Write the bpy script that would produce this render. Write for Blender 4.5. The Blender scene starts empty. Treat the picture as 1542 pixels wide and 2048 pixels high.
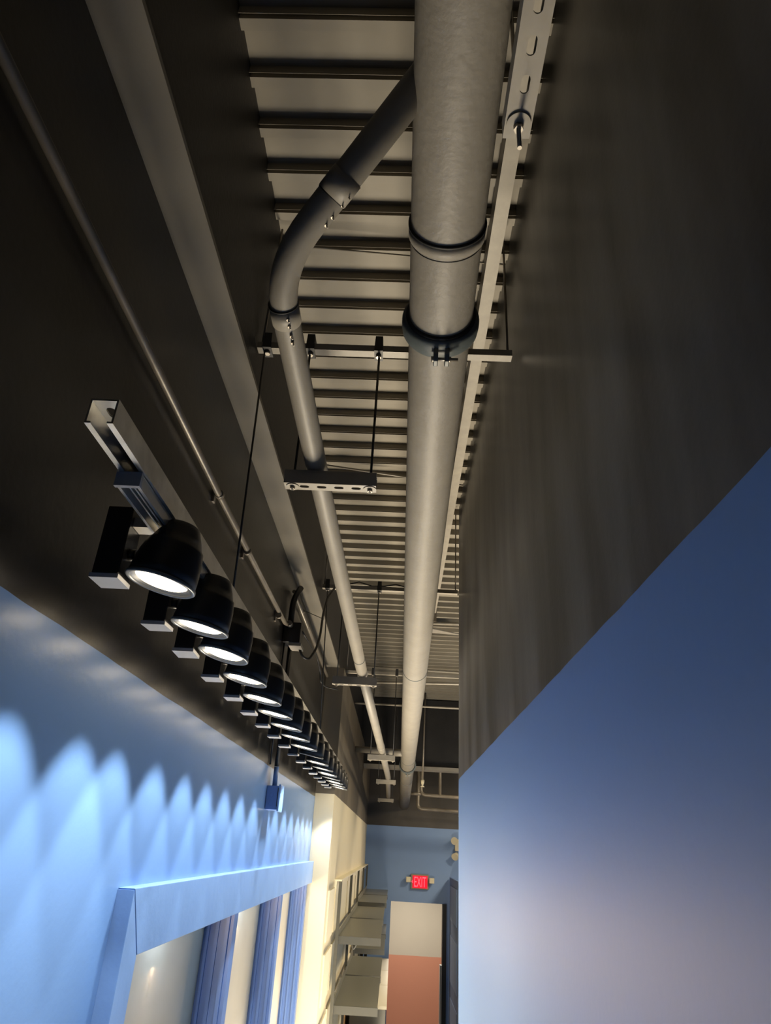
import bpy, bmesh, math, random
from mathutils import Vector, Matrix
random.seed(7)
C = bpy.context.scene
COL = C.collection
CZ = 3.0                      # camera height above the floor; every z below is measured from the lens and raised by CZ
# ------------------------------------------------------------------ camera
cam = bpy.data.objects.new('camera', bpy.data.cameras.new('camera')); COL.objects.link(cam)
F = 1329.0
fw = Vector((15, 674, F)).normalized(); up = Vector((150, -2624, F)); up = (up - up.dot(fw)*fw).normalized()
rt = fw.cross(up)
if rt.x < 0: rt = -rt
M = Matrix(((rt.x, -rt.y, -rt.z), (fw.x, -fw.y, -fw.z), (up.x, -up.y, -up.z)))
cam.matrix_world = Matrix.Translation((0, 0, CZ)) @ M.to_4x4()
cam.data.sensor_fit = 'VERTICAL'; cam.data.sensor_height = 24; cam.data.lens = F/2048*24
cam.data.clip_start = 0.02
C.camera = cam
# ------------------------------------------------------------------ world, view
w = bpy.data.worlds.new('world'); C.world = w; w.use_nodes = True
w.node_tree.nodes['Background'].inputs[0].default_value = (0.05, 0.06, 0.08, 1)
w.node_tree.nodes['Background'].inputs[1].default_value = 0.2
C.view_settings.view_transform = 'Standard'; C.view_settings.look = 'None'
C.view_settings.gamma = 1; C.view_settings.use_curve_mapping = False
EXPOSURE = 0.8
C.view_settings.exposure = EXPOSURE
SPOT_W = 15.5; SPOT_COL = (1.0, 0.98, 0.94); LENS_E = 4.5; LENS_COL = (1.0, 0.80, 0.52)

def area(name, loc, size, power, col, aim, sy=None):
    l = bpy.data.lights.new(name, 'AREA'); l.energy = power; l.color = col; l.size = size
    if sy: l.shape = 'RECTANGLE'; l.size_y = sy
    o = bpy.data.objects.new(name, l); COL.objects.link(o)
    o.location = (loc[0], loc[1], loc[2]+CZ)
    o.rotation_euler = (Vector(aim)-Vector(loc)).to_track_quat('-Z', 'Y').to_euler()
    return o
def spot(name, loc, power, col, aim, deg, blend=.3, r=.04):
    l = bpy.data.lights.new(name, 'SPOT'); l.energy = power; l.color = col; l.spot_size = math.radians(deg); l.spot_blend = blend; l.shadow_soft_size = r
    o = bpy.data.objects.new(name, l); COL.objects.link(o)
    o.location = (loc[0], loc[1], loc[2]+CZ)
    o.rotation_euler = (Vector(aim)-Vector(loc)).to_track_quat('-Z', 'Y').to_euler()
    return o
WARM = (1.0, 0.83, 0.58)
# unseen fill light added for floor bounce up onto the pipes and the deck
area('corridor_bounce_fill', (.0, 5.6, -2.7), .8, 230, (1, .86, .64), (.0, 5.0, 2), 3.2)
for ya, yb in ((1.86, 2.96), (3.1, 4.16), (4.3, 5.34)):      # fill lights added behind the window header to pale the right wall
    area('header_fill_light', (-.703, (ya+yb)/2, -.287), .02, 52*(yb-ya), (1, .72, .47), (.34, (ya+yb)/2, -.42), yb-ya)
# unseen fill lights added in the wide room past the right wall
area('room_fill_light', (2.2, 7.0, 1.2), 0.5, 40, WARM, (1.6, 7.0, -2.9))
area('room_fill_light', (2.2, 10.5, 1.2), 0.5, 38, WARM, (1.6, 10.5, -2.9))
spot('room_fill_spot', (1.7, 7.0, 0.9), 40, WARM, (-.46, 7.6, -1.0), 75, .5)
spot('room_fill_spot', (1.7, 9.6, 0.9), 36, WARM, (-.46, 9.8, -1.0), 75, .5)
area('back_room_fill_light', (0.4, 14.2, -0.45), 0.8, 45, (1, .86, .68), (0.4, 14.2, -2.9))  # unseen fill added to brighten the room through the doorway

# ------------------------------------------------------------------ materials
def mat(name, col, rough=.5, metal=0, bump=0, bscale=60, var=0, vscale=4, spec=.5, coat=0):
    m = bpy.data.materials.new(name); m.use_nodes = True
    nt = m.node_tree; b = nt.nodes['Principled BSDF']
    b.inputs['Base Color'].default_value = (*col, 1); b.inputs['Roughness'].default_value = rough
    b.inputs['Metallic'].default_value = metal; b.inputs['Specular IOR Level'].default_value = spec
    tc = nt.nodes.new('ShaderNodeTexCoord')
    if var:
        n = nt.nodes.new('ShaderNodeTexNoise'); n.inputs['Scale'].default_value = vscale; n.inputs['Detail'].default_value = 6
        nt.links.new(tc.outputs['Object'], n.inputs['Vector'])
        r = nt.nodes.new('ShaderNodeValToRGB'); r.color_ramp.elements[0].position = .3; r.color_ramp.elements[1].position = .72
        r.color_ramp.elements[0].color = (*[c*(1-var) for c in col], 1); r.color_ramp.elements[1].color = (*[min(1, c*(1+var)) for c in col], 1)
        nt.links.new(n.outputs['Fac'], r.inputs[0]); nt.links.new(r.outputs[0], b.inputs['Base Color'])
    if bump:
        n2 = nt.nodes.new('ShaderNodeTexNoise'); n2.inputs['Scale'].default_value = bscale; n2.inputs['Detail'].default_value = 5
        nt.links.new(tc.outputs['Object'], n2.inputs['Vector'])
        bp = nt.nodes.new('ShaderNodeBump'); bp.inputs['Strength'].default_value = bump; bp.inputs['Distance'].default_value = .01
        nt.links.new(n2.outputs['Fac'], bp.inputs['Height']); nt.links.new(bp.outputs[0], b.inputs['Normal'])
    return m
BLUE = (0.155, 0.295, 0.57); BLACK = (0.017, 0.0155, 0.0145)
def twotone(name, zc, low, high, rl=.42, rh=.4, bump=.04, bscale=60, hvar=.35):
    """painted wall: low colour up to world height zc, high colour above it"""
    m = mat(name, low, rl, bump=bump, bscale=bscale); nt = m.node_tree; b = nt.nodes['Principled BSDF']
    g = nt.nodes.new('ShaderNodeNewGeometry'); s = nt.nodes.new('ShaderNodeSeparateXYZ'); nt.links.new(g.outputs['Position'], s.inputs[0])
    wn = nt.nodes.new('ShaderNodeTexNoise'); wn.inputs['Scale'].default_value = 5; nt.links.new(g.outputs['Position'], wn.inputs['Vector'])
    wa = nt.nodes.new('ShaderNodeMath'); wa.operation = 'MULTIPLY_ADD'; wa.inputs[1].default_value = .008; nt.links.new(wn.outputs['Fac'], wa.inputs[0]); nt.links.new(s.outputs['Z'], wa.inputs[2])
    gt = nt.nodes.new('ShaderNodeMath'); gt.operation = 'GREATER_THAN'; gt.inputs[1].default_value = zc+.004; nt.links.new(wa.outputs[0], gt.inputs[0])
    # glossy reflection streaks painted into the high colour
    n = nt.nodes.new('ShaderNodeTexNoise'); n.inputs['Scale'].default_value = 1.6; n.inputs['Detail'].default_value = 7
    mp = nt.nodes.new('ShaderNodeMapping'); mp.inputs['Scale'].default_value = (1, 3.2, .8); nt.links.new(g.outputs['Position'], mp.inputs[0]); nt.links.new(mp.outputs[0], n.inputs['Vector'])
    r = nt.nodes.new('ShaderNodeValToRGB'); r.color_ramp.elements[0].position = .35; r.color_ramp.elements[1].position = .7
    r.color_ramp.elements[0].color = (*[c*(1-hvar) for c in high], 1); r.color_ramp.elements[1].color = (*[c*(1+hvar) for c in high], 1)
    nt.links.new(n.outputs['Fac'], r.inputs[0])
    mx = nt.nodes.new('ShaderNodeMix'); mx.data_type = 'RGBA'; mx.inputs[6].default_value = (*low, 1)
    nt.links.new(gt.outputs[0], mx.inputs[0]); nt.links.new(r.outputs[0], mx.inputs[7]); nt.links.new(mx.outputs[2], b.inputs['Base Color'])
    rm = nt.nodes.new('ShaderNodeMix'); rm.inputs[2].default_value = rl; rm.inputs[3].default_value = rh
    nt.links.new(gt.outputs[0], rm.inputs[0]); nt.links.new(rm.outputs[0], b.inputs['Roughness'])
    return m
def emis(name, col, s, base=(.8, .8, .8)):
    m = bpy.data.materials.new(name); m.use_nodes = True; b = m.node_tree.nodes['Principled BSDF']
    b.inputs['Base Color'].default_value = (*base, 1); b.inputs['Emission Color'].default_value = (*col, 1); b.inputs['Emission Strength'].default_value = s
    return m
m_wl = twotone('left_wall_paint', CZ+.325, BLUE, BLACK, rl=.27, rh=.32)
m_wr = twotone('right_wall_paint', CZ+.355, BLUE, (.105, .10, .09), rl=.5, rh=.36, hvar=.6)
m_we = twotone('end_wall_paint', CZ+.352, (.22, .34, .60), (.07, .06, .05))
m_wc = twotone('cream_wall_paint', CZ+.352, (.74, .66, .47), (.16, .135, .10), rl=.5, hvar=.2)
m_back = twotone('back_room_paint', CZ-1.85, (.40, .185, .125), (.36, .345, .30), rl=.6, rh=.6, hvar=.03)
m_blk = mat('black_wall_paint', BLACK, .5, bump=.12, bscale=70, var=.3)
m_deck = mat('deck_paint', (.25, .225, .18), .55, bump=.05, bscale=40, var=.12, vscale=3)
m_ledge = mat('ledge_lit_tone', (.20, .18, .145), .6, bump=.05, bscale=60, var=.06)  # pale tone stands in for light caught on the ledge's underside
m_pipe = mat('pipe_paint', (.27, .25, .215), .55, bump=.16, bscale=55, var=.07, vscale=9)
m_pipe_s = mat('small_pipe_paint', (.26, .24, .205), .52, bump=.06, bscale=60, var=.06, vscale=9)
m_clamp = mat('clamp_paint', (.10, .12, .125), .45, bump=.1, bscale=60, var=.1)
m_gasket = mat('black_rubber', (.01, .01, .01), .6)
m_strut = mat('strut_steel', (.33, .30, .25), .45, bump=.03, var=.1, vscale=20)
m_galv = mat('galvanised_steel', (.60, .58, .53), .34, metal=.85, bump=.03, bscale=30, var=.15, vscale=25)
m_rod = mat('dark_rod', (.03, .03, .03), .5)
m_rodl = mat('zinc_rod', (.42, .38, .32), .4, metal=.6)
m_conduit = mat('conduit_paint', (.23, .20, .16), .35, var=.15, vscale=12, metal=.2)
m_fix = mat('fixture_black', (.012, .012, .013), .38, bump=.03)
m_white = mat('white_plate', (.34, .35, .37), .4)
m_rim = mat('rim_grey', (.11, .12, .13), .3)
m_track = mat('track_metal', (.55, .52, .46), .35, metal=.5)
m_lens = emis('lamp_lens', LENS_COL, LENS_E, (.9, .9, .9))
m_trim = mat('blue_trim_paint', (.18, .32, .60), .32, bump=.12, bscale=25)
m_blue = mat('blue_box_paint', (.09, .19, .46), .35, bump=.05)
m_post = mat('blue_post_paint', (.13, .22, .47), .4)
m_door = mat('blue_door_paint', (.15, .25, .48), .7)
m_doorp = mat('blue_door_panel_paint', (.25, .38, .66), .7)
m_pane = mat('window_board', (.50, .455, .375), .85, var=.05, spec=.15)
m_shelf = mat('shelf_grey', (.11, .107, .09), .32, metal=.3, var=.04)
m_sht = mat('shelf_top_grey', (.21, .205, .165), .35, metal=.1)
m_cream = mat('cream_laminate', (.80, .74, .56), .4)
m_wood = mat('plywood', (.50, .30, .14), .55, var=.12, vscale=12)
m_floor = mat('concrete_floor', (.36, .30, .24), .55, bump=.05, bscale=12, var=.1, vscale=2)
m_cable = mat('black_cable', (.015, .014, .013), .4)
m_signh = mat('sign_housing', (.30, .27, .20), .5)
m_signr = emis('sign_red', (.50, 0.0, 0.012), 1.0, (.3, .0, .01))
m_signl = emis('sign_letter_red', (1.0, 0.09, 0.13), 1.0, (.5, .02, .02))
m_ear = mat('beige_plastic', (.80, .72, .52), .4)
m_black = mat('black_frame', (.004, .004, .004), .5)
m_jamb = mat('pale_jamb', (.55, .56, .55), .5)

# ------------------------------------------------------------------ mesh helpers (all coordinates: camera-height z)
class MB:
    def __init__(s): s.v = []; s.f = []; s.sm = []
    def add(s, vs, fs, smooth=False):
        o = len(s.v); s.v += [Vector(v) for v in vs]; s.f += [tuple(i+o for i in f) for f in fs]; s.sm += [smooth]*len(fs)
        return s
    def box(s, x0, x1, y0, y1, z0, z1):
        return s.add([(x, y, z) for z in (z0, z1) for y in (y0, y1) for x in (x0, x1)],
                     [(0, 2, 3, 1), (4, 5, 7, 6), (0, 1, 5, 4), (1, 3, 7, 5), (3, 2, 6, 7), (2, 0, 4, 6)])
    def prism(s, poly, axis, a, b):
        """poly: 2D outline; axis 'x','y','z' = extrusion direction"""
        n = len(poly)
        def P(p, t): return {'x': (t, p[0], p[1]), 'y': (p[0], t, p[1]), 'z': (p[0], p[1], t)}[axis]
        vs = [P(p, a) for p in poly]+[P(p, b) for p in poly]
        fs = [tuple(range(n))[::-1], tuple(range(n, 2*n))]+[(i, (i+1) % n, (i+1) % n+n, i+n) for i in range(n)]
        return s.add(vs, fs)
    def lathe(s, p0, p1, prof, n=32, cap=True):
        """prof: list of (t along p0->p1 in metres, radius)"""
        p0, p1 = Vector(p0), Vector(p1); d = (p1-p0).normalized(); q = d.to_track_quat('Z', 'Y')
        vs = []; fs = []
        for t, r in prof:
            for k in range(n):
                a = 2*math.pi*k/n; vs.append(p0+q @ Vector((r*math.cos(a), r*math.sin(a), t)))
        for i in range(len(prof)-1):
            for k in range(n): fs.append((i*n+k, i*n+(k+1) % n, (i+1)*n+(k+1) % n, (i+1)*n+k))
        s.add(vs, fs, True)
        if cap:
            o = len(s.v)-len(vs)
            s.f += [tuple(o+k for k in range(n))[::-1], tuple(o+(len(prof)-1)*n+k for k in range(n))]; s.sm += [False, False]
        return s
    def cyl(s, p0, p1, r, n=20, r1=None):
        L = (Vector(p1)-Vector(p0)).length; return s.lathe(p0, p1, [(0, r), (L, r if r1 is None else r1)], n)
    def tube(s, pts, r, n=16, bend=None):
        """swept round tube through pts; corners rounded with radius bend"""
        P = [Vector(p) for p in pts]
        if bend:
            Q = [P[0]]
            for i in range(1, len(P)-1):
                a = (P[i-1]-P[i]); b = (P[i+1]-P[i]); t = min(bend, a.length*.48, b.length*.48)
                A = P[i]+a.normalized()*t; B = P[i]+b.normalized()*t
                for k in range(11):
                    u = k/10; Q.append(A*(1-u)**2+P[i]*2*u*(1-u)+B*u*u)
            Q.append(P[-1]); P = Q
        vs = []; fs = []; up0 = None
        for i, p in enumerate(P):
            t = (P[min(i+1, len(P)-1)]-P[max(i-1, 0)]).normalized()
            if up0 is None: up0 = t.orthogonal().normalized()
            up0 = (up0-t*up0.dot(t)).normalized(); sd = t.cross(up0)
            for k in range(n):
                a = 2*math.pi*k/n; vs.append(p+up0*r*math.cos(a)+sd*r*math.sin(a))
        for i in range(len(P)-1):
            for k in range(n): fs.append((i*n+k, i*n+(k+1) % n, (i+1)*n+(k+1) % n, (i+1)*n+k))
        s.add(vs, fs, True); o = len(s.v)-len(vs)
        s.f += [tuple(o+k for k in range(n))[::-1], tuple(o+(len(P)-1)*n+k for k in range(n))]; s.sm += [False, False]
        return s
    def build(s, name, m, parent=None, label=None, bevel=0, kind=None):
        me = bpy.data.meshes.new(name)
        if parent is None:
            xs = [v.x for v in s.v]; ys = [v.y for v in s.v]; zs = [v.z for v in s.v]
            o0 = Vector(((min(xs)+max(xs))/2, (min(ys)+max(ys))/2, min(zs)))
        else: o0 = parent['_o']
        if parent is not None: o0 = Vector(o0)
        me.from_pydata([v-o0 for v in s.v], [], s.f)
        bm = bmesh.new(); bm.from_mesh(me); bmesh.ops.recalc_face_normals(bm, faces=bm.faces); bm.to_mesh(me); bm.free()
        for p, sm in zip(me.polygons, s.sm): p.use_smooth = sm
        me.materials.append(m)
        o = bpy.data.objects.new(name, me); COL.objects.link(o)
        if parent is None: o.location = (o0.x, o0.y, o0.z+CZ)
        else: o.parent = parent
        o['_o'] = tuple(o0)
        if bevel:
            b = o.modifiers.new('bevel', 'BEVEL'); b.width = bevel; b.segments = 2; b.limit_method = 'ANGLE'
        if label: o['label'] = label
        if kind: o['kind'] = kind
        return o
def thing(name, label, cat, loc, group=None):
    o = bpy.data.objects.new(name, None); COL.objects.link(o); o.empty_display_size = .05
    o.location = (loc[0], loc[1], loc[2]+CZ); o['_o'] = tuple(loc)
    return tag(o, label, cat, group)
def tag(o, label, cat, group=None):
    o['label'] = label; o['category'] = cat
    if group: o['group'] = group
    return o
def struct(name, mb, m, parent=None): return mb.build(name, m, parent, kind=None if parent else 'structure')
def copy_tree(o, parent=None):
    c = o.copy(); COL.objects.link(c)
    if parent: c.parent = parent
    for ch in list(o.children): copy_tree(ch, c)
    return c
def slotted(mb, P, L, W, slots, t):
    """flat plate of length L, width W and thickness t with stadium slots [(centre, length, width)]; P maps (u along, v across, n) to space"""
    edges = [0]
    for i, (c, l, ww) in enumerate(slots):
        if i < len(slots)-1: edges.append((c+slots[i+1][0])/2)
    edges.append(L)
    for i, (c, l, ww) in enumerate(slots):
        u0, u1 = edges[i], edges[i+1]; h = W/2; r = ww/2; q = (l-ww)/2
        angs = sorted(set([2*math.pi*k/28 for k in range(28)]+[math.atan2(y, x) % (2*math.pi) for x in (u0-c, u1-c) for y in (-h, h)]))
        n = len(angs); outer = []; inner = []
        for a in angs:
            dx, dy = math.cos(a), math.sin(a)
            ts = []
            if dx > 1e-9: ts.append((u1-c)/dx)
            if dx < -1e-9: ts.append((u0-c)/dx)
            if abs(dy) > 1e-9: ts.append(h/abs(dy))
            T = min(ts); outer.append((c+dx*T, dy*T))
            # stadium boundary by bisection
            lo, hi = 0, q+r
            for _ in range(22):
                mdl = (lo+hi)/2; X, Y = dx*mdl, dy*mdl; ex = max(abs(X)-q, 0)
                if ex*ex+Y*Y < r*r: lo = mdl
                else: hi = mdl
            inner.append((c+dx*lo, dy*lo))
        vs = [P(u, v, 0) for u, v in outer]+[P(u, v, 0) for u, v in inner]+[P(u, v, t) for u, v in outer]+[P(u, v, t) for u, v in inner]
        fs = []
        for k in range(n):
            j = (k+1) % n
            fs += [(k, j, n+j, n+k), (2*n+k, 3*n+k, 3*n+j, 2*n+j), (n+k, n+j, 3*n+j, 3*n+k), (k, 2*n+k, 2*n+j, j)]
        mb.add(vs, fs)
def channel(mb, along, a, b, c, z0, w=.041, h=.041, t=.003, slots=True, pitch=.05):
    """strut channel with its slotted web facing down; along 'x' or 'y', from a to b, centred at c, web bottom at z0"""
    L = b-a
    def P(u, v, n): return (a+u, c+v, z0+n) if along == 'x' else (c+v, a+u, z0+n)
    if slots:
        k = max(1, int((L-.02)//pitch)); s0 = (L-(k-1)*pitch)/2
        slotted(mb, P, L, w, [(s0+i*pitch, .028, .014) for i in range(k)], t)
    else:
        (mb.box(a, b, c-w/2, c+w/2, z0, z0+t) if along == 'x' else mb.box(c-w/2, c+w/2, a, b, z0, z0+t))
    for s in (-1, 1):
        o = c+s*(w/2-t/2); i = c+s*(w/2-.006)
        if along == 'x':
            mb.box(a, b, o-t/2, o+t/2, z0+t, z0+h); mb.box(a, b, i-.006, i+.003, z0+h, z0+h+t)
        else:
            mb.box(o-t/2, o+t/2, a, b, z0+t, z0+h); mb.box(i-.006, i+.003, a, b, z0+h, z0+h+t)

# ------------------------------------------------------------------ structure
FL = -3.0
struct('floor', MB().box(-1.2, 4.2, -3, 16.2, FL-.1, FL), m_floor)
# corrugated steel deck
pitch = .1552; prof = []; y = .999-.5*pitch-pitch*26
d = MB(); y1s = []
poly = []
UP = 2.034
while y < 12.8:
    f_ = y+pitch*.5-.008
    poly += [(y, UP), (f_, UP), (f_, 2.0), (f_+.001, 2.0), (f_+.001, 2.10), (f_+.0135, 2.10), (f_+.0135, 2.0), (f_+.044, 2.0), (f_+.046, UP)]
    y += pitch
poly.append((y, UP))
n = len(poly); X0, X1 = -.60, 4.2
vs = [(X0, p, z) for p, z in poly]+[(X1, p, z) for p, z in poly]
fs = [(i, i+1, n+i+1, n+i) for i in range(n-1)]
d.add(vs, fs); d.box(-.95, 4.2, -3, 12.8, 2.12, 2.2)
struct('ceiling', d, m_deck)
# left side: painted wall, window recess, upper bulkhead with soffit coloured as if lit
wl = MB().box(-.95, -.61, -3, 5.5, -.24, 1.32).box(-.95, -.61, -3, 1.80, FL, -.24).box(-.95, -.73, 1.80, 5.5, FL, -.24)
struct('wall_left', wl, m_wl)
struct('trim_1', MB().box(-.90, -.507, -3, 12.6, 1.32, 1.335), m_ledge)
struct('wall_left_upper', MB().box(-.95, -.513, -3, 12.6, 1.336, 2.06), m_blk)
struct('wall_left_far', MB().box(-.95, -.464, 5.5, 12.6, FL, 1.318), m_wc)
# right wall (solid block; its far end stops short and the room opens beyond)
struct('wall_right', MB().box(.34, 4.2, -3, 3.87, FL, 2.06), m_wr)
struct('wall_back', MB().box(-.95, 4.2, -3.1, -3, FL, 2.1), m_wr)
struct('wall_right_far', MB().box(4.1, 4.2, 3.87, 12.7, FL, 2.1), m_we)
we = MB().box(-.95, .002, 12.6, 12.74, FL, 2.1).box(.91, 4.2, 12.6, 12.74, FL, 2.1).box(.002, .91, 12.6, 12.74, -.762, 2.1)
struct('wall_end', we, m_we)
br = MB().box(-1.2, 2.4, 15.6, 15.7, FL, 0).box(-1.2, -1.1, 12.74, 15.6, FL, 0).box(2.3, 2.4, 12.74, 15.6, FL, 0)
struct('wall_back_room', br, m_back)
struct('ceiling_back_room', MB().box(-1.2, 2.4, 12.74, 15.7, -.3, -.2), m_jamb)
struct('trim_2', MB().box(.845, .91, 12.56, 12.74, FL, -.762), m_black)
struct('trim_3', MB().box(.815, .845, 12.60, 12.74, FL, -1.6), m_jamb)
# deep girder across the room
g = MB().box(-.51, 4.1, 10.0, 10.05, 1.05, 1.99).box(-.51, 4.1, 9.93, 10.12, 1.02, 1.05).box(-.51, 4.1, 9.93, 10.12, 1.98, 1.999)
o = tag(MB().box(-.51, 4.1, 10.0, 10.03, 1.05, 1.98).build('steel_girder', m_blk), 'deep black steel girder crossing under the far end of the ribbed deck', 'girder')
tag(MB().box(-.46, 4.1, 9.88, 10.15, 1.0, 1.045).build('bottom_plate', m_pipe_s, o), None, None) if False else MB().box(-.46, 4.1, 9.90, 10.13, 1.005, 1.05).build('bottom_flange', m_pipe_s, o, 'lighter grey-beige flange')

# ------------------------------------------------------------------ main pipe
def lerp(a, b, t): return tuple(p+(q-p)*t for p, q in zip(a, b))
MP = [(.052, -.6, 1.352), (.062, .63, 1.30), (.105, 5.0, 1.085), (.165, 12.58, .70)]
def mp(Y):
    for a, b in zip(MP, MP[1:]):
        if Y <= b[1]: return Vector(lerp(a, b, (Y-a[1])/(b[1]-a[1])))
    return Vector(MP[-1])
R = .084
pt = thing('drain_pipe', 'large grey painted drain pipe running the whole length under the deck', 'pipe', (.052, -.6, 1.27))
MB().tube([mp(-.6), mp(.63), mp(2.8), mp(5.0), mp(8.7), mp(12.58)], R, 48).build('pipe_body', m_pipe, pt)
def ring(Y, w, r, nm, m, prof=None, n=48):
    a, b = mp(Y), mp(Y+w); L = (b-a).length
    mb = MB().lathe(a, b, prof or [(0, R-.001), (0, r), (L, r), (L, R-.001)], n, cap=False); return mb.build(nm, m, pt)
ring(1.058, .030, R+.0045, 'sleeve', m_pipe, [(0, R-.001), (0, R+.0045), (.028, R+.0045), (.032, R-.001)])
ring(1.052, .006, R+.0055, 'seam_gasket', m_gasket)
ring(1.094, .0018, R+.0009, 'seam_gasket', m_gasket)
for Y in (4.55, 8.0, 9.6, 10.9): ring(Y, .010, R+.0018, 'seam_gasket', m_clamp)
# grooved clamp near the second rib group
def clamp(Yc, s=1.0, detail=True):
    a, b = mp(Yc), mp(Yc+.062*s)
    cp = thing('grooved_pipe_clamp', 'dark bolted coupling clamp round the big drain pipe, '+('near the first cross strut' if detail else 'far off by the end wall'), 'pipe clamp', tuple(a-Vector((0, 0, R+.03))), None)
    MB().lathe(a, b, [(0, R), (0, R+.010), (.004, R+.016), (.012, R+.0185), (.03, R+.019), (.05, R+.017), (.062, R+.010), (.062, R)], 56, cap=False).build('clamp_ring', m_clamp, cp)
    MB().lathe(mp(Yc-.007), a, [(0, R), (0, R+.008), (.008, R+.008)], 48, cap=False).build('rubber_gasket', m_gasket, cp)
    c = mp(Yc+.03)+Vector((.0, 0, -R))
    for sx in (-1, 1):
        x = c.x+sx*.0145+.004
        mb = MB().prism([(c.y-.022, c.z+.002), (c.y+.024, c.z+.004), (c.y+.026, c.z-.034), (c.y+.014, c.z-.050), (c.y-.008, c.z-.050), (c.y-.018, c.z-.034)], 'x', x-.0058, x+.0058)
        mb.build('bolt_lug', m_clamp, cp, bevel=.002)
    MB().box(c.x-.010, c.x+.018, c.y-.024, c.y-.012, c.z-.016, c.z-.002).build('bridge_plate', m_clamp, cp, bevel=.002)
    bt = MB().cyl((c.x-.018, c.y+.004, c.z-.034), (c.x+.048, c.y+.004, c.z-.034), .0048, 14).cyl((c.x-.022, c.y+.004, c.z-.034), (c.x-.012, c.y+.004, c.z-.034), .008, 6).build('bolt', m_rodl, cp, 'paler steel bolt')
    MB().cyl((c.x+.021, c.y+.004, c.z-.034), (c.x+.030, c.y+.004, c.z-.034), .0078, 6).build('nut', m_rodl, cp)
clamp(1.335); clamp(8.45, detail=False)

# ------------------------------------------------------------------ small branch pipe
r = .0315
sp = thing('branch_pipe', 'slimmer grey pipe left of the drain pipe, bending in to join it', 'pipe', (-.295, 1.05, 1.04))
S = [(.055, .70, 1.345), (-.298, 1.02, 1.085), (-.275, 1.70, 1.006), (-.224, 3.95, .917), (-.130, 6.2, .758), (-.090, 8.2, .735), (-.100, 10.6, .68)]
MB().tube(S[:4], r, 32, bend=.12).build('pipe_body', m_pipe_s, sp)
MB().tube([S[3], S[4]], r-.0005, 28).build('pipe_body', m_pipe_s, sp)
MB().tube([S[3], S[4], S[5], S[6]], r-.001, 28, bend=.25).build('pipe_body', m_pipe_s, sp)
def sring(a, b, t, w, rr, nm, m):
    A, B = Vector(a), Vector(b); u = (B-A).normalized(); p = A+u*t; q = p+u*w
    return MB().lathe(p, q, [(0, r-.002), (0, rr), (w, rr), (w, r-.002)], 32, cap=False).build(nm, m, sp)
def screws(P, q_, parent):
    mb = MB()
    for dy in (0, .02): mb.cyl(P+q_*dy, P+q_*dy+Vector((0, 0, -.005)), .0035, 8); mb.cyl(P+q_*dy+Vector((0, 0, -.002)), P+q_*dy+Vector((0.004, 0, -.011)), .0017, 8)
    return mb.build('screw', m_rodl, parent)
u = (Vector(S[1])-Vector(S[0])).normalized(); L01 = (Vector(S[1])-Vector(S[0])).length
for t in (L01-.235, L01-.185):
    sring(S[0], S[1], t, .0025, r+.0012, 'seam_gasket', m_gasket)
    P = Vector(S[0])+u*(t+.015)+Vector((.012, .012, -r*.86)); screws(P, u, sp)
sring(S[0], S[1], L01-.235, .05, r+.0022, 'no_hub_band', m_pipe_s)
u = (Vector(S[2])-Vector(S[1])).normalized()
sring(S[1], S[2], .095, .05, r+.0022, 'no_hub_band', m_pipe_s); sring(S[1], S[2], .092, .003, r+.003, 'seam_gasket', m_gasket)
for t in (.107, .155): screws(Vector(S[1])+u*t+Vector((.012, 0, -r*.95)), u, sp)
sring(S[2], S[3], 1.95, .006, r+.0015, 'seam_gasket', m_clamp)
sring(S[3], S[4], 2.0, .03, r+.003, 'no_hub_band', m_pipe_s)

# cross pipe meeting the drain pipe far off, with its fitting
cp = thing('cross_pipe', 'grey pipe crossing from the left wall into the drain pipe far ahead', 'pipe', (-.2, 7.6, .9))
p7 = mp(7.65)
MB().tube([(-.46, 7.75, .965), (p7.x-.02, 7.65, p7.z-.01)], .034, 24).build('pipe_body', m_pipe_s, cp)
MB().cyl((p7.x-.16, 7.66, p7.z-.012), (p7.x-.03, 7.65, p7.z-.01), .039, 24).build('fitting', m_pipe_s, cp)
# pipes to the right behind the drain pipe, near the end wall
lp = thing('sprinkler_pipe', 'upper of two dark grey bent pipes right of the drain pipe, end wall', 'pipe', (.6, 11.6, .7))
MB().tube([(.41, 11.3, 1.999), (.40, 11.3, .78), (2.2, 11.3, .74)], .026, 20, bend=.09).build('pipe_body', m_conduit, lp)
MB().cyl((.70, 11.3, 1.999), (.70, 11.3, .775), .022, 16).build('riser', m_conduit, lp)
MB().cyl((.23, 11.3, .79), (.40, 11.3, .79), .022, 16).build('tee_branch', m_conduit, lp)
lp = thing('sprinkler_pipe', 'lower of two dark grey bent pipes right of the drain pipe, end wall', 'pipe', (.6, 11.9, .5))
MB().tube([(.37, 11.7, 1.999), (.37, 11.7, .60), (2.2, 11.7, .56)], .028, 20, bend=.08).build('pipe_body', m_conduit, lp)
o = MB().cyl((1.02, 11.5, 1.999), (1.02, 11.5, .50), .018, 12).build('vertical_conduit', m_conduit); tag(o, 'thin dark upright conduit at the corner beside the right wall end', 'conduit')
h = thing('fire_sprinkler', 'small yellowish sprinkler head hanging beside the drain pipe clamp', 'sprinkler', (.36, 9.6, .72))
MB().cyl((.37, 9.6, 1.999), (.36, 9.6, .86), .012, 12).build('drop_pipe', m_conduit, h)
MB().lathe((.36, 9.6, .86), (.36, 9.6, .76), [(0, .012), (.02, .026), (.06, .02), (.08, .008), (.1, .03)], 16).build('nozzle', m_ear, h, 'yellowish nozzle')

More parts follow.
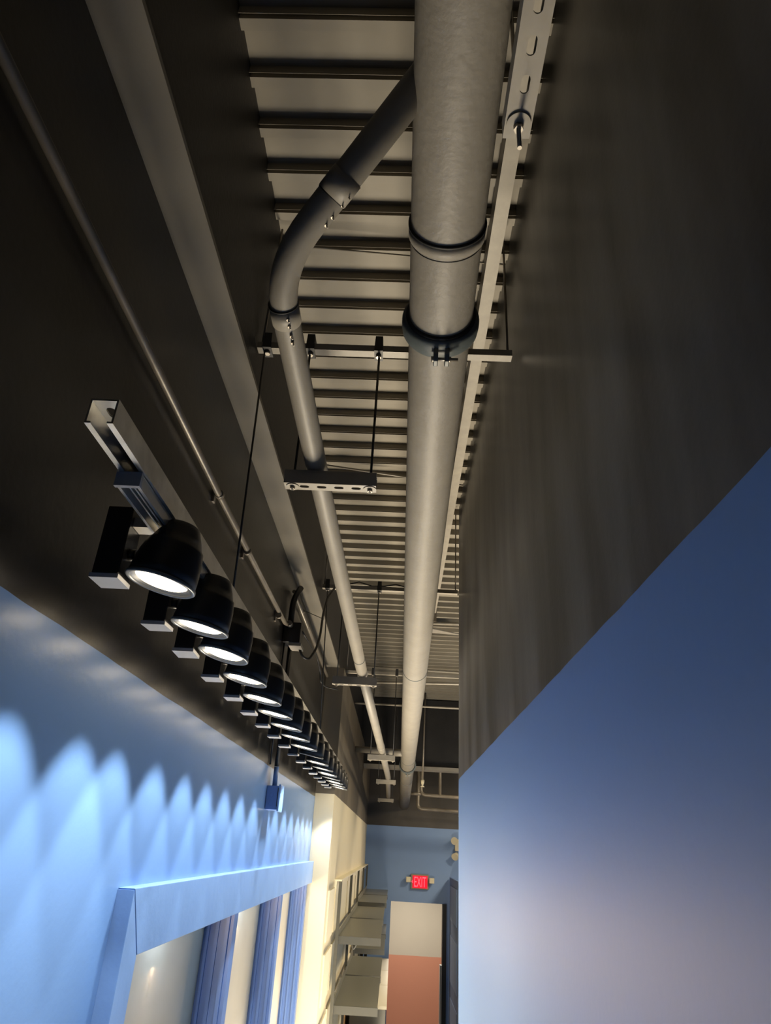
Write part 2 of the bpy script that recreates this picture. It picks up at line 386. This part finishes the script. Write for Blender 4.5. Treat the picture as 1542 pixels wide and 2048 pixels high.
# ------------------------------------------------------------------ cross struts with beam clamps and hanging rods
def cross_strut(Y, x0, x1, label, clamps=()):
    t = thing('cross_strut', label, 'strut', (x0, Y, 1.43), 'cross struts above the pipes')
    mb = MB(); channel(mb, 'x', x0, x1, Y+.02, 1.43, w=.030, h=.021, slots=False); mb.build('channel', m_strut, t)
    for x in (x0+.012, x1-.012): MB().cyl((x, Y+.02, 1.45), (x, Y+.02, 1.995), .004, 10).build('hanger_rod', m_conduit, t)
    for x in clamps:
        MB().prism([(x-.014, 1.425), (x+.014, 1.425), (x+.012, 1.485), (x-.012, 1.485)], 'y', Y-.005, Y+.046).build('beam_clamp', m_rod, t)
        MB().cyl((x, Y+.02, 1.416), (x, Y+.02, 1.427), .009, 6).build('nut', m_rodl, t)
    return t
cross_strut(1.675, -.508, .318, 'nearest cross strut, spanning the corridor above both pipes', (-.475, -.334, -.112))
cross_strut(3.90, -.508, .335, 'second cross strut, beyond the first pipe trapeze', (-.475, -.15, -.37))
cross_strut(6.14, -.508, 2.4, 'third cross strut, past the end of the right wall', (-.03, -.25))
tag(MB().tube([(-.508, 7.68, 1.45), (2.4, 7.72, 1.45)], .011, 12).build('ceiling_conduit', m_strut), 'single pale conduit crossing low in front of the black girder', 'conduit')

def trapeze(Y, z0, x0, x1, label, near=False):
    t = thing('pipe_trapeze', label, 'pipe hanger', ((x0+x1)/2, Y, z0), 'trapezes carrying the branch pipe')
    mb = MB(); channel(mb, 'x', x0, x1, Y+.02, z0, slots=True, pitch=.0505); mb.build('channel', m_strut if not near else m_strut, t)
    # closed dark front lip of the strut
    for x in (x0+.024, x1-.018):
        MB().cyl((x, Y+.02, z0-.012), (x, Y+.02, 1.43 if Y < 9 else 1.9), .0038, 10).build('threaded_rod', m_rod, t)
        MB().cyl((x, Y+.02, z0-.0025), (x, Y+.02, z0), .019, 24).build('washer', m_strut, t)
        MB().cyl((x, Y+.02, z0-.010), (x, Y+.02, z0-.0025), .0075, 6).build('nut', m_rodl, t)
    MB().lathe((lerp(S[2], S[3], 0)[0] if near else (x0+x1)/2, Y-.002, z0+.041), ((x0+x1)/2, Y-.002, z0+.048), [(0, .02), (.004, .02)], 16).build('pipe_pad', m_rod, t) if False else None
    return t
trapeze(1.675, .93, -.360, -.092, 'nearest slotted trapeze carrying the branch pipe on two rods', True)
trapeze(3.90, .842, -.394, -.135, 'second trapeze along the branch pipe, below the second cross strut')
trapeze(6.14, .684, -.255, -.015, 'third trapeze along the branch pipe, just past the cross pipe')
trapeze(8.20, .662, -.226, .000, 'fourth trapeze along the branch pipe, where it straightens')
trapeze(10.5, .605, -.25, -.02, 'last trapeze at the far end of the branch pipe')

# slotted strut beside the drain pipe, top right
t = thing('slotted_strut', 'thick slotted strut channel beside the drain pipe at top right', 'strut', (.146, .2, 1.0))
mb = MB()
def Pn(u_, v_, n_): return (.1465+v_, -.35+u_, 1.0+n_)
slotted(mb, Pn, 1.015, .0415, [(.040+.0525*i, .027, .013) for i in range(19)], .003)
for s in (-1, 1):
    xo = .1465+s*(.0208-.0015); mb.box(xo-.0015, xo+.0015, -.35, .665, 1.003, 1.041); xi = .1465+s*.0145; mb.box(xi-.005, xi+.005, -.35, .665, 1.038, 1.041)
mb.build('channel', m_strut, t)
MB().cyl((.1465, .640, .9965), (.1465, .640, 1.0), .0185, 30).build('washer', m_strut, t)
MB().cyl((.1465, .643, .988), (.1465, .643, .9965), .0075, 6).build('nut', m_rodl, t)
MB().cyl((.1465, .643, 1.35), (.1465, .643, .945), .0035, 12).build('threaded_rod', m_rodl, t, 'pale zinc rod end')
MB().cyl((.1465, -.2, 1.35), (.1465, -.2, .99), .0035, 12).build('threaded_rod', m_rodl, t)

# steel angle under the deck right of the drain pipe
t = thing('steel_runner', 'long flat grey steel runner under the deck right of the drain pipe', 'steel runner', (.27, 2, 1.9))
MB().box(.250, .297, -.6, 5.72, 1.90, 1.906).box(.250, .256, -.6, 5.72, 1.906, 1.99).build('angle', m_strut, t)
t = thing('steel_runner', 'short flat grey steel runner beyond the bracket, right of the drain pipe', 'steel runner', (.27, 6, 1.9))
MB().box(.250, .292, 6.0, 8.0, 1.90, 1.906).box(.250, .256, 6.0, 8.0, 1.906, 1.99).build('angle', m_strut, t)
MB().box(.24, .31, 5.84, 5.92, 1.86, 1.99).build('bracket', m_conduit, t)
MB().prism([(.29, 6.15), (.29, 6.28), (.62, 6.32)], 'z', 1.885, 1.895).build('gusset', m_strut, t)
o = MB().tube([(.27, 5.8, 1.83), (.9, 5.76, 1.83), (2.6, 5.72, 1.80)], .013, 14).build('ceiling_conduit', m_strut); tag(o, 'pale conduit crossing right from the runner bracket', 'conduit')
o = MB().tube([(-.5, 1.735, 1.965), (.33, 1.80, 1.965)], .004, 10).build('deck_wire', m_strut); tag(o, 'thin wire slanting across the deck ribs above the branch elbow', 'wire')
o = MB().tube([(-.5, 3.30, 1.96), (.33, 3.48, 1.96)], .006, 10).build('deck_wire', m_strut); tag(o, 'thin wire slanting across the deck beyond the first trapeze', 'wire')
o = MB().tube([(-.5, 8.0, 1.95), (2.5, 8.15, 1.93)], .014, 10).build('ceiling_conduit', m_strut); tag(o, 'pale conduit across the far deck just before the black girder', 'conduit')
o = MB().tube([(-.4, 6.6, 1.45), (.7, 6.55, 1.47), (2.5, 6.75, 1.42)], .012, 10).build('ceiling_conduit', m_strut); tag(o, 'thin pale conduit crossing just behind the third cross strut', 'conduit')
# wire lying over the second cross strut
o = MB().tube([(-.36, 3.915, 1.4585), (-.28, 3.91, 1.48), (-.2, 3.915, 1.4585), (-.12, 3.91, 1.4585), (-.05, 3.91, 1.475), (.02, 3.915, 1.4585)], .004, 8).build('loose_cable', m_cable); tag(o, 'wavy black cable lying along the second cross strut', 'cable')

# ------------------------------------------------------------------ left wall conduits, boxes and cables
t = thing('wall_conduit', 'long thin metal conduit along the black left wall, ending at black box', 'conduit', (-.59, 1.5, .96))
MB().tube([(-.592, -.8, .965), (-.592, 1.8, .965), (-.592, 3.24, .99), (-.585, 3.30, 1.00)], .0105, 16).build('tube', m_conduit, t)
for Y in (1.83, 2.28, 3.05): MB().cyl((-.592, Y, .968), (-.592, Y+.018, .968), .0135, 16).box(-.61, -.604, Y-.0, Y+.018, .94, .995).build('strap', m_conduit, t)
t = thing('wall_conduit', 'short metal conduit on the left wall beside the pale soffit, past black box', 'conduit', (-.59, 4.3, 1.22))
MB().tube([(-.592, 3.40, 1.215), (-.592, 5.42, 1.225)], .0105, 16).build('tube', m_conduit, t)
for Y in (3.75, 4.05): MB().cyl((-.592, Y, 1.22), (-.592, Y+.018, 1.22), .0135, 16).build('strap', m_conduit, t)
t = thing('junction_box', 'black junction box high on the left wall with looping cables', 'junction box', (-.565, 3.37, .91))
MB().box(-.609, -.520, 3.32, 3.42, .915, 1.02).build('box_body', m_fix, t, bevel=.003)
MB().box(-.575, -.512, 3.325, 3.43, .898, .914).build('cable_fitting', m_strut, t, 'pale metal fitting')
MB().cyl((-.575, 3.318, 1.0), (-.575, 3.27, 1.0), .014, 14).build('connector', m_conduit, t)
MB().tube([(-.585, 3.37, 1.02), (-.585, 3.37, 1.16), (-.560, 3.42, 1.245)], .016, 14, bend=.06).build('flexible_conduit', m_fix, t)
t = thing('drop_conduit', 'upright conduit dropping from the black box to the blue box', 'conduit', (-.58, 3.45, .24))
MB().tube([(-.582, 3.42, .915), (-.582, 3.44, .33)], .0115, 16).build('tube_black', m_fix, t)
MB().tube([(-.582, 3.44, .328), (-.582, 3.443, .235)], .0115, 16).build('tube_blue', m_blue, t, 'lower end painted blue')
MB().tube([(-.602, 3.35, .915), (-.602, 3.37, .33)], .0045, 10).build('side_cable', m_fix, t)
t = thing('outlet_box', 'blue painted square electrical box on the left wall under the spotlights', 'junction box', (-.578, 3.45, .135))
MB().box(-.609, -.552, 3.40, 3.50, .135, .240).build('box_body', m_blue, t, bevel=.003)
MB().box(-.552, -.543, 3.394, 3.506, .129, .246).build('cover_plate', m_trim, t, bevel=.002)
for z in (.162, .200): MB().lathe((-.583, 3.400, z), (-.583, 3.396, z), [(0, .0105), (.0015, .0105), (.0015, .0085), (.0005, .0085)], 20).build('knockout', m_blue, t)
MB().box(-.556, -.553, 3.397, 3.4005, .15, .23).build('seam', m_black, t)
t = thing('cable_loop', 'black cable looping from the black box up to the second cross strut', 'cable', (-.5, 3.6, .9))
MB().tube([(-.53, 3.40, .905), (-.51, 3.42, .865), (-.48, 3.45, .862), (-.455, 3.50, .93), (-.45, 3.58, 1.03), (-.46, 3.70, 1.20), (-.455, 3.80, 1.33), (-.42, 3.90, 1.445)], .0065, 12, bend=.04).build('cable', m_cable, t)
t = thing('cable_loop', 'thinner black cable from the black box sagging along to the second trapeze', 'cable', (-.5, 4, .9))
MB().tube([(-.52, 3.38, .99), (-.50, 3.5, .97), (-.485, 3.75, .97), (-.48, 3.98, .93), (-.475, 4.0, .87), (-.455, 4.1, .86), (-.38, 4.15, .86)], .004, 10, bend=.05).build('cable', m_cable, t)
MB().tube([(-.592, 3.77, 1.235), (-.45, 3.66, 1.15)], .002, 8).build('tie_wire', m_cable, t)

# ------------------------------------------------------------------ lighting strut, track, hanging rods
t = thing('lighting_strut', 'bare metal strut channel carrying the row of black spotlights', 'strut', (-.434, 3, .507))
mb = MB(); x0, x1, y0, y1, z0, z1 = -.4545, -.4135, .765, 5.46, .5075, .5485
mb.box(x0, x0+.003, y0, y1, z0, z1).box(x1-.003, x1, y0, y1, z0, z1)
mb.box(x0+.003, x0+.009, y0, y1, z0, z0+.003).box(x1-.009, x1-.003, y0, y1, z0, z0+.003)
def Pl(u_, v_, n_): return (-.434+v_, y0+u_, z1-.003+n_)
slotted(mb, Pl, y1-y0, .035, [(.030+.0508*i, .026, .0145) for i in range(int((y1-y0-.05)/.0508)+1)], .003)
mb.build('channel', m_galv, t)
for Y in (1.755, 3.98):
    MB().cyl((-.485 if Y < 2 else -.475, Y-.06, 1.43), (-.475 if Y < 2 else -.447, Y, .552), .0032, 10).build('hanger_rod', m_rod, t)
t = thing('lighting_track', 'grey metal lighting track clipped beneath the strut above spotlights', 'track', (-.437, 3, .485))
MB().box(-.4555, -.4505, .905, 5.42, .484, .506).box(-.4235, -.4185, .905, 5.42, .484, .506).box(-.4505, -.4235, .905, 5.42, .500, .506).box(-.4425, -.4395, .905, 5.42, .490, .500).box(-.4345, -.4315, .905, 5.42, .490, .500).build('rail', m_track, t)
MB().box(-.4575, -.4165, .898, .906, .482, .507).build('end_cap', m_white, t, 'white end cap')

# ------------------------------------------------------------------ spotlights
def make_fixture():
    f = thing('track_spotlight', '', 'spotlight', (0, 0, 0), 'black spotlights in a row on the strut')
    f.location = (0, 0, 0)
    bx = MB().box(-.111, -.065, -.028, .024, .006, .134).build('ballast_box', m_fix, f, bevel=.002)
    MB().box(-.113, -.063, -.030, .026, -.002, .0055).build('cover_plate', m_white, f, 'pale grey bottom plate')
    MB().box(-.0645, -.0365, -.016, .016, .100, .118).build('track_adapter', m_track, f)
    MB().cyl((-.072, .0, .052), (-.052, .0, .052), .011, 16).build('swivel', m_fix, f)
    hd = thing('x', None, None, (0, 0, 0)); bpy.data.objects.remove(hd)
    tilt = Matrix.Rotation(math.radians(11), 4, 'Y')   # aims down and towards the wall
    c = Vector((0, 0, 0))
    def T(x, y, z): return tilt @ Vector((x, y, z))
    A, B = T(0, 0, 0), T(0, 0, 1)
    prof = [(.0175, .0440), (.003, .0555), (.003, .0595), (.022, .0585), (.050, .0555), (.068, .0510), (.072, .0500), (.0725, .0475), (.090, .0405), (.104, .0335), (.112, .0300), (.114, .0270)]
    hs = MB().lathe(A, B, prof, 40).build('lamp_housing', m_fix, f)
    rp = [(.006, .0525), (.0, .0545), (-.001, .0595), (.001, .0620), (.005, .0615), (.006, .0590)]
    MB().lathe(A, B, rp, 40, cap=False).build('rim', m_rim, hs, 'grey rim')
    # lens, slightly domed, inside a reflector bowl
    lens = MB().lathe(T(0, 0, .0075), T(0, 0, 1), [(-.007, .010), (-.006, .030), (-.004, .041), (-.001, .0460)], 36).build('lens', m_lens, hs)
    MB().lathe(A, B, [(.0025, .0535), (.005, .0490), (.0070, .0460)], 36, cap=False).build('reflector', m_rim, hs)
    l = bpy.data.lights.new('spot_lamp', 'SPOT'); l.energy = SPOT_W; l.color = SPOT_COL; l.spot_size = math.radians(60); l.spot_blend = .22; l.shadow_soft_size = .03
    so = bpy.data.objects.new('spot_lamp', l); COL.objects.link(so); so.parent = f
    so.location = T(0, 0, -.004); so.rotation_euler = (tilt.to_3x3()).to_euler()
    return f
proto = make_fixture()
bpy.context.view_layer.update()
ords = ['second', 'third', 'fourth', 'fifth', 'sixth', 'seventh', 'eighth', 'ninth', 'tenth', 'eleventh', 'twelfth', 'thirteenth', 'fourteenth', 'fifteenth', 'sixteenth']
fixtures = []
FY = [1.075, 1.335, 1.55, 1.81, 2.075, 2.325, 2.59, 2.86, 3.15, 3.45, 3.75, 4.05, 4.35, 4.63, 4.9, 5.15, 5.38]
for i in range(17):
    f = proto if i == 0 else copy_tree(proto)
    f.location = (-.420, FY[i], CZ+.386)
    f['label'] = ('largest and nearest black spotlight, first from the open strut end' if i == 0 else
                  'farthest black spotlight, last of the row beside cream column' if i == 16 else
                  '%s black spotlight along the strut, counted from its open near end' % ords[i-1])
    for ch in f.children:
        if ch.type == 'LIGHT' or ch.name.startswith('lamp_housing'):
            pass
    f.rotation_euler = (math.radians([0, 3, -4, -1, -1, 0, 1, 2, 1, 8, 0, 2, -3, 3, -2, 0, 0][i])*.6, 0, 0)
    fixtures.append(f)

# ------------------------------------------------------------------ window in the left wall
wn = struct('window_1', MB().box(-.7305, -.712, 1.80, 5.46, FL+.9, -.24), m_pane)
wn['_o'] = wn['_o']
hx = MB()
hx.add([(-.572, 1.70, -.108), (-.572, 5.46, -.108), (-.572, 5.46, -.245), (-.572, 1.80, -.245), (-.611, 1.70, -.108), (-.611, 5.46, -.108), (-.611, 5.46, -.245), (-.611, 1.80, -.245)],
       [(0, 1, 2, 3), (7, 6, 5, 4), (0, 4, 5, 1), (1, 5, 6, 2), (2, 6, 7, 3), (3, 7, 4, 0)])
hx.build('window_header', m_trim, wn, bevel=.0015)
hx = MB()
hx.add([(-.572, 1.698, -.110), (-.572, 1.797, -.247), (-.572, 1.797, FL+.9), (-.572, 1.698, FL+.9), (-.611, 1.698, -.110), (-.611, 1.797, -.247), (-.611, 1.797, FL+.9), (-.611, 1.698, FL+.9)],
       [(0, 1, 2, 3), (7, 6, 5, 4), (0, 4, 5, 1), (1, 5, 6, 2), (2, 6, 7, 3), (3, 7, 4, 0)])
hx.build('window_casing', m_trim, wn, bevel=.0015)
for Y in (3.0, 4.2, 5.385):
    p = MB().box(-.712, -.602, Y, Y+.07, FL+.9, -.2405).build('window_post', m_post, wn)
    MB().box(-.700, -.690, Y-.012, Y, FL+.9, -.241).box(-.668, -.655, Y-.008, Y, FL+.9, -.241).box(-.630, -.616, Y-.012, Y, FL+.9, -.241).build('bead', m_post, p)

# ------------------------------------------------------------------ shelving on the cream wall
XW = -.464; XU = -.415
t = thing('shelf_rack', 'grey wall-mounted shelf rack with steel uprights on the cream wall', 'shelving', (XU, 9.3, -2.0))
ups = [6.2, 7.82, 9.4, 11.0, 12.52]
for Y in ups:
    MB().box(XU-.012, XU+.012, Y-.02, Y+.02, -2.75, -.25).build('upright', m_shelf, t)
MB().box(XW, XU+.012, 6.16, 12.56, -.255, -.243).box(XW, XW+.02, 6.16, 12.56, -.31, -.255).build('top_rail', m_cream, t, 'cream top rail')
def shelf(ya, yb, z, xo):
    s_ = MB().box(XU+.014, xo, ya, yb, z-.008, z).build('shelf_board', m_sht, t)
    MB().box(XU+.005, xo+.004, ya-.006, ya+.006, z-.050, z+.004).build('shelf_bracket', m_shelf, t)
    MB().box(XU+.002, XU+.013, ya, yb, z-.008, z+.045).build('back_lip', m_sht, t)
for ya, yb in ((6.22, 7.80), (7.83, 9.38)): shelf(ya, yb, -.64, -.07)
for ya, yb in ((9.42, 10.98), (11.01, 12.5)): shelf(ya, yb, -.60, -.055)
for ya, yb in ((6.22, 7.6), (7.63, 8.9)): shelf(ya, yb, -1.09, -.07)
for ya, yb in ((9.42, 10.98), (11.01, 12.5)): shelf(ya, yb, -1.08, -.055)
for i, (ya, yb) in enumerate(((8.95, 10.2), (10.22, 11.35), (11.37, 12.5))):
    c = thing('low_cabinet', ['nearest cream topped low cabinet below the shelf rack', 'middle cream topped low cabinet below the shelf rack', 'farthest cream topped low cabinet, against the end wall'][i], 'cabinet', (-.2, ya, -2.999), 'cream cabinets under the shelves')
    MB().box(-.40, -.01, ya, yb-.01, -2.999, -1.575).build('cabinet_body', m_shelf, c)
    MB().box(-.40, .002, ya, yb, -1.574, -1.54).build('cabinet_top', m_cream, c, bevel=.003)
c = thing('low_cabinet', 'lowest and nearest cream topped cabinet at the bottom of the shelf rack', 'cabinet', (-.2, 6.3, -2.999), 'cream cabinets under the shelves')
MB().box(-.40, -.04, 6.25, 8.4, -2.999, -1.81).build('cabinet_body', m_shelf, c)
MB().box(-.40, -.035, 6.22, 8.45, -1.809, -1.775).build('cabinet_top', m_cream, c)
# boards on the cream wall between the uprights
bz = [(-.62, -.30), (-1.00, -.70), (-1.55, -1.12)]
k = 0
rowname = ['upper', 'middle', 'lower']; colname = ['just left of the first upright', 'behind the first two uprights', 'behind the middle shelves', 'behind the far shelves']
for ci, (ya, yb) in enumerate(((5.62, 6.14), (6.26, 7.76), (7.88, 9.34), (9.46, 10.94))):
    for ri, (za, zb) in enumerate(bz):
        o = MB().box(XW+.0005, XW+.012, ya, yb, za, zb).build('wall_board', m_cream); tag(o, '%s cream wall board %s' % (rowname[ri], colname[ci]), 'wall board', 'cream boards on the shelf wall')
o = MB().box(XW+.0005, XW+.016, 5.62, 9.4, -2.2, -1.62).build('plywood_panel', m_wood); tag(o, 'bare brown plywood panel low on the wall behind shelf rack', 'panel')
o = MB().tube([(-.42, 9.2, -.70), (-.38, 9.15, -.85), (-.37, 9.1, -1.0), (-.41, 9.0, -1.06), (-.43, 8.9, -.95)], .006, 8, bend=.06).build('white_cable', m_white); tag(o, 'white cable looping behind the shelf uprights', 'cable')
t = thing('under_shelf_outlet', 'dark small fittings hanging under the far lower shelf', 'outlet', (-.3, 9.6, -1.2))
for x in (-.33, -.28): MB().cyl((x, 9.6, -1.13), (x, 9.6, -1.23), .018, 14).build('hook', m_black, t)

# ------------------------------------------------------------------ end wall fittings
t = thing('exit_sign', 'red lit exit sign with two small lamp heads above the doorway', 'exit sign', (.46, 12.58, -.56))
MB().box(.315, .615, 12.56, 12.599, -.572, -.352).build('housing', m_signh, t, bevel=.01)
face = MB().box(.345, .590, 12.553, 12.5598, -.553, -.372).build('sign_face', m_signr, t)
cu = bpy.data.curves.new('txt', 'FONT'); cu.body = 'EXIT'; cu.size = .14; cu.extrude = .0015; cu.align_x = 'CENTER'; cu.align_y = 'CENTER'
to = bpy.data.objects.new('txt', cu); COL.objects.link(to); bpy.context.view_layer.update()
tm = bpy.data.meshes.new_from_object(to.evaluated_get(bpy.context.evaluated_depsgraph_get())); bpy.data.objects.remove(to)
fo = Vector(face['_o'])
bmx = [v.co.x for v in tm.vertices]; bmy = [v.co.y for v in tm.vertices]
wx, wy = max(bmx)-min(bmx), max(bmy)-min(bmy); mx, my = (max(bmx)+min(bmx))/2, (max(bmy)+min(bmy))/2
for v in tm.vertices:
    X_ = (v.co.x-mx)/wx*.195+.470; Z_ = (v.co.y-my)/wy*.145-.4625; v.co = Vector((X_, 12.5515-v.co.z, Z_))-fo
tm.materials.append(m_signl); lo = bpy.data.objects.new('lettering', tm); COL.objects.link(lo); lo.parent = face
MB().prism([(.328, -.462), (.345, -.440), (.345, -.484)], 'y', 12.550, 12.5595).build('arrow', m_signl, t)
for x0_, x1_ in ((.235, .312), (.618, .70)):
    MB().box(x0_, x1_, 12.50, 12.56, -.475, -.395).build('lamp_head', m_ear, t, 'cream lamp head', bevel=.008)
t = thing('emergency_light', 'small beige twin emergency light beside the right wall edge, high up', 'emergency light', (1.09, 12.55, -.1))
MB().box(1.04, 1.28, 12.53, 12.599, .02, .20).build('body', m_ear, t, bevel=.01)
MB().lathe((1.05, 12.52, .19), (1.02, 12.42, .17), [(0, .03), (.05, .045), (.1, .06)], 20).build('lamp_head', m_ear, t)
MB().lathe((1.07, 12.52, -.02), (1.02, 12.42, -.08), [(0, .03), (.05, .045), (.1, .06)], 20).build('lamp_head', m_ear, t)
d2 = struct('door_2', MB().box(.955, .985, 10.9, 12.55, FL, -.37), m_door)
for za, zb in ((-.95, -.48), (-1.75, -1.15), (-2.5, -1.95)):
    MB().box(.948, .955, 11.1, 12.3, za, zb).build('door_panel', m_doorp, d2)

for o in bpy.data.objects:
    if '_o' in o: del o['_o']
